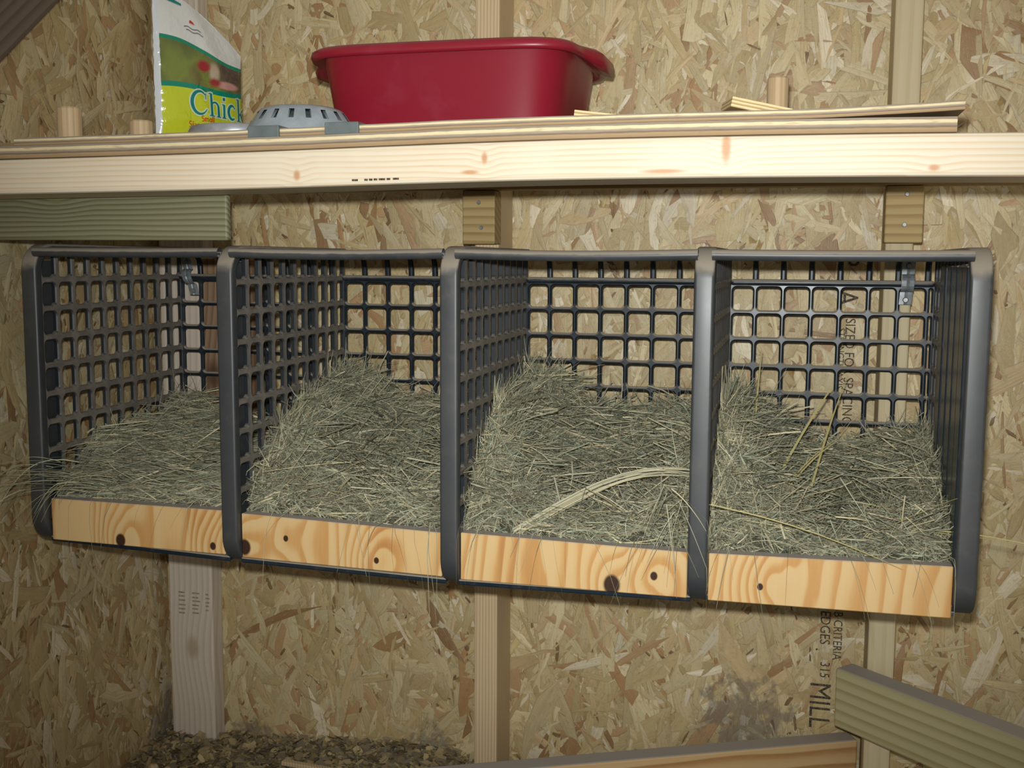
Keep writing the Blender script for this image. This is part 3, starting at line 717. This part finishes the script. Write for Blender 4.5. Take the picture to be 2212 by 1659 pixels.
for k in range(4):
    xl, xr = XD[k] + 0.008, XD[k + 1] - 0.008; nW = 7; w = xr - xl; off = 0.88 * PIT
    # back panel
    bm = bmesh.new()
    us = [xl] + [xl + off + PIT * i for i in range(0, 9) if xl + 0.006 < xl + off + PIT * i < xr - 0.004] + [xr]
    vs = [-0.0345 - PIT * j for j in range(0, 10)]; vs = [v for v in vs if v > -0.40] + [-0.398]
    lattice(bm, us, vs[::-1], (0.0066, 0.0066), 0.0048, 0.0078, lambda u, v, w: (u, YB + w, v), 0.0026)
    mesh_obj('back_panel', bm_mesh(bm), m_grid, nest)
    # rib with rounded nose above it, and the curved bars up to the roof
    bm = bmesh.new()
    for (ya, yb, za, zc) in ((YB - 0.013, YB + 0.005, -0.0312, -0.0268),):
        bm_box(bm, (xl, YB - 0.014, -0.0345), (xr, YB + 0.004, -0.0255), 0.0042, 4)
    for u in us[1:-1]:
        pth = [(YB + 0.0, -0.028), (YB - 0.001, -0.012), (YB - 0.004, -0.002), (YB - 0.012, 0.006)]
        sweep(bm, pth, 0.0042, 0.004, u)
    mesh_obj('back_rib', bm_mesh(bm), m_grid, nest)
    # roof and floor of the compartment
    box('roof_panel', (xl, YF + 0.002, 0.0045), (xr, YB + 0.004, 0.0085), m_plastic, nest, bev=0.001)
    zf0 = (ZBOT[k] + ZBOT[k + 1]) / 2
    box('floor_panel', (xl, YF + 0.012, zf0 + 0.004), (xr, YB + 0.004, zf0 + 0.009), m_plastic, nest, bev=0.001)
    # top rail (rounded, slightly bowed) and bottom rail
    bm = bmesh.new(); sec = [(0.0075 * math.cos(a), 0.0065 * math.sin(a)) for a in [2 * math.pi * i / 14 for i in range(14)]]; rings = []
    for i in range(13):
        t = i / 12; x = xl + (xr - xl) * t; dz = -0.0022 * math.sin(math.pi * t) * (1 if k in (1, 2) else 0.3)
        rings.append([bm.verts.new((x, YF - 0.001 + a, 0.0075 + b + dz)) for a, b in sec])
    for i in range(12):
        for j in range(14): bm.faces.new((rings[i][j], rings[i][(j + 1) % 14], rings[i + 1][(j + 1) % 14], rings[i + 1][j]))
    mesh_obj('top_rail', bm_mesh(bm), m_plastic, nest, True)
    bm = bmesh.new(); sc = []
    z0, z1 = ZBOT[k] + 0.001 + (.004 if k == 3 else 0), ZBOT[k + 1] + (.006 if k == 3 else .001)
    vv = bm_box(bm, (xl, YF + 0.007, 0), (xr, YF + 0.024, 0.008), 0.002)
    for v in bm.verts: v.co.z += z0 + (z1 - z0) * (v.co.x - xl) / (xr - xl)
    mesh_obj('bottom_rail', bm_mesh(bm), m_gloss, nest)
# plywood lips
LT = [(-.333, -.3335), (-.3355, -.3425), (-.3405, -.345), (-.344, -.3395)]; LB = [(-.3915, -.3935), (-.395, -.3995), (-.401, -.401), (-.4015, -.3995)]
for k in range(4):
    xl, xr = XD[k] + (0.0125 if k else 0.014), XD[k + 1] - 0.0125
    bm = bmesh.new(); bm_box(bm, (xl, YF + 0.003, 0), (xr, YF + 0.0235, 1), 0.0)
    for v in bm.verts:
        t = (v.co.x - xl) / (xr - xl); a = LB[k][0] + (LB[k][1] - LB[k][0]) * t; b = LT[k][0] + (LT[k][1] - LT[k][0]) * t
        v.co.z = a + (b - a) * v.co.z
    bmesh.ops.bevel(bm, geom=list(bm.edges), offset=0.001, segments=1, affect='EDGES')
    o = mesh_obj('lip_board', bm_mesh(bm), m_lip, nest); o['label'] = 'orange grained plywood strip with a dusty top edge'
# pipe straps
def strap(xc, zc, tilt, label):
    bm = bmesh.new(); prof = [(-0.003, 0.031), (-0.003, 0.014)]
    prof += [(-0.003 - 0.012 * math.sin(a), 0.0125 * math.cos(a)) for a in [math.pi * i / 10 for i in range(11)]] + [(-0.003, -0.014), (-0.003, -0.030)]
    W = 0.0085; th = 0.0014; A = []; B = []
    for (y, z) in prof:
        A.append((y, z))
    def P(y, z, sx): return (xc + sx * W + tilt * z, YB - 0.0105 + y, zc + z)
    rows = []
    for (y, z) in A: rows.append([bm.verts.new(P(y, z, -1)), bm.verts.new(P(y - .0008, z, -.25)), bm.verts.new(P(y + .0004, z, 0)), bm.verts.new(P(y - .0008, z, .25)), bm.verts.new(P(y, z, 1))])
    fs = []
    for i in range(len(rows) - 1):
        for j in range(4): fs.append(bm.faces.new((rows[i][j], rows[i][j + 1], rows[i + 1][j + 1], rows[i + 1][j])))
    bmesh.ops.solidify(bm, geom=fs, thickness=th)
    o = mesh_obj('pipe_strap', bm_mesh(bm), m_galv, nest); o['label'] = label
    for z in (0.0245, -0.0235):
        bm = bmesh.new(); bmesh.ops.create_cone(bm, cap_ends=True, segments=14, radius1=0.0042, radius2=0.003, depth=0.002, matrix=Matrix.Translation((xc + tilt * z, YB - 0.0150, zc + z)) @ Matrix.Rotation(math.pi / 2, 4, 'X'))
        mesh_obj('screw', bm_mesh(bm), m_nail, o)
strap(0.1425, -0.029, 0.06, 'galvanised metal strap'); strap(-0.984, -0.030, -0.25, 'galvanised metal strap')

# ---------------------------------------------------------------- hay
def hay_mats():
    s = NT('dry_hay'); a = s.new('ShaderNodeAttribute', attribute_name='tint')
    n = s.noise(s.obj(), 160, 2); col = s.mix(s.math('MULTIPLY', n, 0.35), a.outputs['Color'], lin('#8f8a72'))
    s.b.inputs['Subsurface Weight'].default_value = 0.0
    return s.fin(col, 0.55, 0.3)
m_hay = hay_mats()
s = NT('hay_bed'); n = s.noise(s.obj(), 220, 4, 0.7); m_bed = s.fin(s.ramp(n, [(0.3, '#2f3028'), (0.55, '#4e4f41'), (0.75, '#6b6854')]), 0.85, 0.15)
HP = [dict(zf=-.334, zb=-.285, sl=.045, sr=.01, cup=.020), dict(zf=-.336, zb=-.240, sl=.062, sr=.03, cup=.058),
      dict(zf=-.340, zb=-.240, sl=.075, sr=.02, cup=.058), dict(zf=-.340, zb=-.290, sl=.105, sr=.045, cup=.058)]
HL = ['sparse grey green hay lying flat in the leftmost nest compartment', 'hay heaped in the second nest compartment from the left',
      'hay nest with a long bent stem across it in the third compartment from the left', 'hay bowl with tall stems in the rightmost nest compartment']
PALH = np.array([lin(h) for h in ('#b5b296', '#a2a78f', '#929d88', '#c2b893', '#d3c8a2', '#a09985', '#b3bba0', '#88846f', '#cdc5a8')])
def ribbons(P, W, cols, r):
    """P (n,k,3) centre lines -> flat blades, width W (n)"""
    n, k, _ = P.shape
    T = np.gradient(P, axis=1); T /= np.linalg.norm(T, axis=2, keepdims=True) + 1e-9
    ref = r.normal(0, 1, (n, 1, 3)); S = np.cross(T, ref); S /= np.linalg.norm(S, axis=2, keepdims=True) + 1e-9
    tp = np.linspace(0, 1, k)[None, :, None]; taper = 1 - 0.75 * tp ** 2
    H = S * (W[:, None, None] / 2) * taper
    # shallow V section: left, keel, right
    N = np.cross(S, T) * (W[:, None, None] * .22) * taper
    V = np.stack([P - H, P + N, P + H], 2)          # n,k,3,3
    idx = np.arange(n * k * 3).reshape(n, k, 3)
    q = []
    for a in (0, 1): q.append(np.stack([idx[:, :-1, a], idx[:, 1:, a], idx[:, 1:, a + 1], idx[:, :-1, a + 1]], -1).reshape(-1, 4))
    C = np.repeat(cols[:, None], k * 3, 1).reshape(-1, 4)
    return V.reshape(-1, 3), np.concatenate(q), C
def hay(k):
    r = np.random.default_rng(40 + k); h = HP[k]; xl, xr = XD[k] + .0125, XD[k + 1] - .0125; yf, yb = YF + .024, YB - .006
    def H(x, y):
        u = np.clip((x - xl) / (xr - xl), 0, 1); v = np.clip((y - yf) / (yb - yf), 0, 1)
        return (h['zf'] + (h['zb'] - h['zf']) * v ** 0.85 + h['sl'] * (1 - u) ** 3 * np.clip(v / .35, 0, 1) ** .8 + h['sr'] * u ** 3 * np.clip(v / .35, 0, 1)
                - h['cup'] * np.exp(-((u - .55) ** 2 / .07 + (v - .5) ** 2 / .08)) + .007 * np.sin(x * 41 + y * 23) + .007 * np.sin(x * 77 - y * 61 + k) + .004 * np.sin(x * 160 + 2 * k) * np.sin(y * 150))
    def curves(n, x, y, az, pit, L, bend, dz, kk=6):
        t = np.linspace(-.5, .5, kk)[None]; 
        a = az[:, None] + bend[:, None] * t
        X = x[:, None] + L[:, None] * t * np.cos(a) * np.cos(pit)[:, None]; Y = y[:, None] + L[:, None] * t * np.sin(a) * np.cos(pit)[:, None]
        Z = H(x, y)[:, None] + dz[:, None] + L[:, None] * t * np.sin(pit)[:, None] - np.abs(bend)[:, None] * .18 * L[:, None] * (t * 2) ** 2 * .4
        X = np.clip(X, xl - .001, xr + .001); Y = np.clip(Y, yf - .004, yb)
        Z = np.maximum(Z, H(X, Y) - .010)
        return np.stack([X, Y, Z], -1)
    parts = []
    n = 10500
    x = r.uniform(xl, xr, n); y = yf + (yb - yf) * r.random(n) ** 1.15
    az = r.uniform(0, 2 * math.pi, n) if k else np.where(r.random(n) < .75, r.normal(0.12, .3, n), r.uniform(0, 6.28, n))
    L = np.clip(r.lognormal(math.log(.052), .55, n), .015, .17)
    parts.append((curves(n, x, y, az, r.normal(0, .42 if k else .2, n), L, r.normal(0, .8, n), r.uniform(-.006, .018, n)), r.uniform(.0008, .0021, n), 0))
    # stems leaning up along the sides and at the back
    n = 1100 if k else 250
    sd = r.random(n); x = np.where(sd < .55, xl + (xr - xl) * np.abs(r.normal(0, .10, n)), np.where(sd < .72, xr - (xr - xl) * np.abs(r.normal(0, .06, n)), r.uniform(xl, xr, n)))
    x = np.clip(x, xl, xr); y = np.where(sd < .72, r.uniform(yf, yb, n), yb - np.abs(r.normal(0, .035, n)))
    az = np.where(sd < .72, r.normal(math.pi / 2, .8, n), r.uniform(0, 6.28, n)); pit = r.uniform(.25, 1.15, n)
    L = np.clip(r.lognormal(math.log(.075), .35, n), .03, .15)
    parts.append((curves(n, x, y, az, pit, L, r.normal(0, .35, n), r.uniform(0, .016, n)), r.uniform(.0007, .0017, n), 0))
    # lighter long straws on top
    n = 240; x = r.uniform(xl, xr, n); y = r.uniform(yf, yb, n); az = r.uniform(0, 6.28, n); L = r.uniform(.06, .16, n)
    parts.append((curves(n, x, y, az, r.normal(0, .22, n), L, r.normal(0, .5, n), r.uniform(.008, .022, n), 8), r.uniform(.0012, .0026, n), 1))
    # pale upright straws along the left side
    if k:
        n = 260; x = xl + np.abs(r.normal(.012, .018, n)); y = r.uniform(yf + .01, yf + .22, n)
        parts.append((curves(n, x, y, r.normal(math.pi / 2, 1.2, n), r.uniform(.5, 1.3, n), r.uniform(.04, .10, n), r.normal(0, .3, n), r.uniform(-.01, .012, n), 7), r.uniform(.0009, .0019, n), 1))
    # straws spilling over the lip
    n = 20; x = r.uniform(xl + .01, xr - .01, n); t = np.linspace(0, 1, 8)[None]; a = r.normal(-math.pi / 2, .9, n)[:, None]
    L = r.uniform(.05, .11, n)[:, None]; zl = np.interp(x, [xl, xr], LT[k])[:, None]
    Y = YF + .030 + L * t * np.minimum(np.sin(a), -.35); X = x[:, None] + L * t * np.cos(a); X = np.clip(X, xl, xr)
    Z = zl + .006 + .010 * np.sin(t * 2.6) - np.maximum(0, (YF + .004) - Y) * r.uniform(.3, 1.9, n)[:, None]
    Y = np.maximum(Y, YF - .012 - .008 * r.random(n)[:, None]); ov = np.clip(t - .5, 0, 1) * 2
    Z = Z - np.where(Y < YF - .004, ov ** 2 * L * r.uniform(0, .5, n)[:, None], 0)
    parts.append((np.stack([X, Y, Z], -1), r.uniform(.0006, .0013, n), 0))
    if k == 0:      # bunch spilling out at the left end, past the post
        n = 38; t = np.linspace(0, 1, 9)[None]; x0 = r.uniform(-1.00, -.90, n)[:, None]; z0 = r.uniform(-.322, -.275, n)[:, None]; L = r.uniform(.06, .19, n)[:, None]
        X = x0 - L * t; Y = YF + .004 - r.uniform(.012, .035, n)[:, None] * np.clip(t * 3, 0, 1) ; Z = z0 + .012 * np.sin(t * 3) - r.uniform(.1, .75, n)[:, None] * L * t ** 2.2
        X = np.maximum(X, XL + .012); parts.append((np.stack([X, Y, Z], -1), r.uniform(.0007, .0016, n), 0))
    if k == 2:      # long bent bundle lying across the front
        n = 12; t = np.linspace(0, 1, 10)[None]; j = r.normal(0, 1, (n, 3))
        X = -.335 + .22 * t + j[:, :1] * .006; Y = YF + .02 + .06 * np.sin(t * 1.6) + j[:, 1:2] * .004; Z = -.338 + .078 * np.sin(np.clip(t * 1.9, 0, 3.0)) * .95 + j[:, 2:] * .003
        parts.append((np.stack([X, Y, Z], -1), r.uniform(.0014, .0026, n), 1))
        n = 26; x0 = r.uniform(-.16, -.11, n)[:, None]; X = np.minimum(x0 + r.uniform(-.05, .06, n)[:, None] * t, -.096); Y = YF - .012 - .006 * t + 0 * x0; Z = r.uniform(-.30, -.26, n)[:, None] - r.uniform(-.02, .085, n)[:, None] * t - .02 * t * t
        parts.append((np.stack([X, Y, Z], -1), r.uniform(.0007, .0014, n), 0))
    if k == 3:
        t = np.linspace(0, 1, 8)[None]
        for (a, b, w) in (((-.045, -.30, -.33), (.045, -.22, -.165), .0032), ((-.02, -.33, -.30), (.05, -.25, -.235), .0026), ((.02, -.30, -.29), (.065, -.16, -.16), .0028), ((-.06, -.22, -.26), (-.052, -.2, -.12), .0034), ((.10, -.40, -.315), (.30, -.475, -.315), .0018), ((.09, -.42, -.32), (.235, -.47, -.24), .0016), ((-.0955, -.485, -.280), (.12, -.47, -.345), .0018)):
            a = np.array(a); b = np.array(b); p = a + (b - a) * t[0][:, None]; p[:, 2] += .008 * np.sin(t[0] * 3.1)
            parts.append((p[None].repeat(2, 0) + r.normal(0, .0012, (2, 1, 3)), np.array([w, w * .7]), 2))
    Vs, Fs, Cs, o = [], [], [], 0
    for P, W, mode in parts:
        n = len(P)
        c = PALH[r.choice(len(PALH), n)] * np.append(r.uniform(.48, 1.08, (n, 1)).repeat(3, 1), np.ones((n, 1)), 1)
        if mode == 1: c = PALH[r.choice([0, 3, 4, 8], n)] * r.uniform(.85, 1.1, (n, 1)); c[:, 3] = 1
        if mode == 2: c = np.tile(np.array(lin('#b5a96e')), (n, 1))
        v, f, cc = ribbons(P, W, c, r); Vs.append(v); Fs.append(f + o); Cs.append(cc); o += len(v)
    root = empty('hay_pile', ((xl + xr) / 2, (yf + yb) / 2, -.395), HL[k], 'hay', 'hay in the nest box', 'stuff')
    b = mesh_obj('hay_blades', np_mesh('hay_blades', np.concatenate(Vs), np.concatenate(Fs), cols=np.concatenate(Cs)), m_hay, root); b['kind'] = 'stuff'
    # packed bed under the blades
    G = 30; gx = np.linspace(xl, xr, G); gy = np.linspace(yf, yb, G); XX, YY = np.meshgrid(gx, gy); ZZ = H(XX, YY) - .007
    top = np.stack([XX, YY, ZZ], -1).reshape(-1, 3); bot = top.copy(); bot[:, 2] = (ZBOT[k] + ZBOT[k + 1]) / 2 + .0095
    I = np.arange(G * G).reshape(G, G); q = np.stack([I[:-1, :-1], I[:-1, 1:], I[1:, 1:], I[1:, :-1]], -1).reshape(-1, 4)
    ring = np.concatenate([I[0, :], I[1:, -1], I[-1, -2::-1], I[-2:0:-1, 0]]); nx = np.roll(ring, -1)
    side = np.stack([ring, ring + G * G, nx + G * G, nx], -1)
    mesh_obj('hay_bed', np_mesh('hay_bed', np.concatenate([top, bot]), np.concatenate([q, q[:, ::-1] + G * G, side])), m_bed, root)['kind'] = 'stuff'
for k in range(4): hay(k)

# ---------------------------------------------------------------- floor things
pd = Vector((0.233, -0.204, 0)).normalized()
pe = oriented('roost_perch', (0.070 + 0.026, -0.038 + 0.029, -0.713), (pd.x, pd.y, 0), (0, 0, 1), 0.9, 0.038, 0.089, m_perch)
# the width runs to the left of the run direction; shift so that the near left edge starts at the measured corner
pe.location = Vector((0.0665, -0.118, -0.6835)); 
tag(pe, 'greenish timber perch with a dusty top running out from the wall, lower right', 'perch')
m_fbx = m_floorboard
fd = Vector((0.123 + 0.4295, -0.037 + 0.307, 0)).normalized()
fb = oriented('floor_board', (-0.4295 - 0.3 * fd.x, -0.307 - 0.3 * fd.y, ZF + 0.001), (fd.x, fd.y, 0), (0, 0, 1), 0.897, 0.034, 0.156, m_floorboard)
tag(fb, 'dusty topped plank standing on edge across the floor, bottom right', 'plank')

def litter():
    r = np.random.default_rng(77); n = 6500
    x = r.uniform(XL + .01, -.45, n); y = -np.abs(r.normal(0, .13, n)); y = np.clip(y, -.5, -.004)
    hgt = lambda x, y: ZF + .004 + .030 * np.exp(-(-y / .16) ** 2) * (0.75 + .35 * np.sin(x * 9 + 1)) * np.clip((-.47 - x) / .1, 0.25, 1) + .004 * np.sin(x * 60) * np.sin(y * 70)
    z = hgt(x, y) + r.uniform(0, .010, n)
    L = r.uniform(.005, .020, n); W = L * r.uniform(.25, .8, n); az = r.uniform(0, 6.28, n)
    d = np.stack([np.cos(az), np.sin(az), r.normal(0, .35, n)], -1); e = np.stack([-np.sin(az), np.cos(az), r.normal(0, .35, n)], -1)
    c = np.stack([x, y, z], -1); q = np.array([(-1, -.8), (.2, -1), (1, -.5), (.9, .8), (-.1, 1), (-1, .6)])
    V = c[:, None] + q[None, :, :1] * d[:, None] * L[:, None, None] / 2 + q[None, :, 1:] * e[:, None] * W[:, None, None] / 2
    V[..., 2] = np.maximum(V[..., 2], ZF + .0006); V[..., 1] = np.minimum(V[..., 1], -.003); V[..., 0] = np.maximum(V[..., 0], XL + .003)
    pal = np.array([lin(h) for h in ('#a08a60', '#87755a', '#b3a078', '#6b6152', '#bda878', '#7d7466')]); col = pal[r.choice(6, n, p=[.24, .22, .16, .16, .08, .14])]
    root = empty('litter_heap', (-.78, -.12, ZF), 'heap of dirty wood shavings along the wall at the bottom left', 'wood shavings', None, 'stuff')
    o = mesh_obj('shavings', np_mesh('shavings', V.reshape(-1, 3), np.arange(n * 6).reshape(n, 6), cols=np.repeat(col[:, None], 6, 1).reshape(-1, 4)), m_hay, root); o['kind'] = 'stuff'
    G = 40; gx = np.linspace(XL + .004, -.44, G); gy = np.linspace(-.5, -.003, 24); XX, YY = np.meshgrid(gx, gy); ZZ = hgt(XX, YY)
    top = np.stack([XX, YY, ZZ], -1).reshape(-1, 3); I = np.arange(G * 24).reshape(24, G)
    f = np.stack([I[:-1, :-1], I[:-1, 1:], I[1:, 1:], I[1:, :-1]], -1).reshape(-1, 4)
    mesh_obj('litter_bed', np_mesh('litter_bed', top, f), m_floor, root)['kind'] = 'stuff'
    # stray hay straws
    m = 60; P = np.stack([r.uniform(-1.08, -.5, m), -r.random(m) * .3, np.zeros(m)], -1); P[:, 2] = hgt(P[:, 0], P[:, 1]) + .012
    t = np.linspace(-.5, .5, 5)[None, :, None]; a = r.uniform(0, 6.28, m); D = np.stack([np.cos(a), np.sin(a), r.normal(0, .25, m)], -1) * r.uniform(.03, .08, m)[:, None]
    Q = P[:, None] + D[:, None] * t; Q[..., 2] = np.maximum(Q[..., 2], ZF + .002); Q[..., 1] = np.minimum(Q[..., 1], -.004); Q[..., 0] = np.maximum(Q[..., 0], XL + .004)
    v, f, cc = ribbons(Q, r.uniform(.0008, .0016, m), np.tile(np.array(lin('#a39a72')), (m, 1)), r)
    mesh_obj('stray_straw', np_mesh('stray_straw', v, f, cols=cc), m_hay, root)['kind'] = 'stuff'
litter()
sk = oriented('wood_stick', (-0.83, -0.125, ZF + .0335), (1, -0.06, -.01), (0, 0, 1), 0.20, 0.012, 0.008, m_stud, bev=0.002)
def chip(x, y, rx, ry, rz, label):
    bm = bmesh.new(); bmesh.ops.create_icosphere(bm, subdivisions=2, radius=1.0)
    for v in bm.verts:
        k = 1 + .18 * math.sin(v.co.x * 5 + x * 90) * math.cos(v.co.y * 4 + y * 50); q = max(abs(v.co.x), abs(v.co.y), abs(v.co.z)); k *= .8 + .2 / max(q, .3) * .6
        v.co = Vector((x + v.co.x * rx * k, y + v.co.y * ry * k, ZF + .037 + v.co.z * rz * k))
    tag(mesh_obj('wood_chunk', bm_mesh(bm), m_dowel, None, True), label, 'wood chunk', 'wood chunks on the litter')
chip(-1.030, -0.195, .011, .008, .008, 'pale wood chunk lying on the litter, nearer the left wall')
chip(-1.000, -0.200, .008, .008, .009, 'pale wood chunk on the litter, right of a similar one')
tag(sk, 'thin pale stick lying on the wood shavings', 'stick')

# ---------------------------------------------------------------- lift the place so that the floor is at height zero
for o in scene.objects:
    if o.parent is None and o.type in ('MESH', 'EMPTY'): o.location.z += EYE
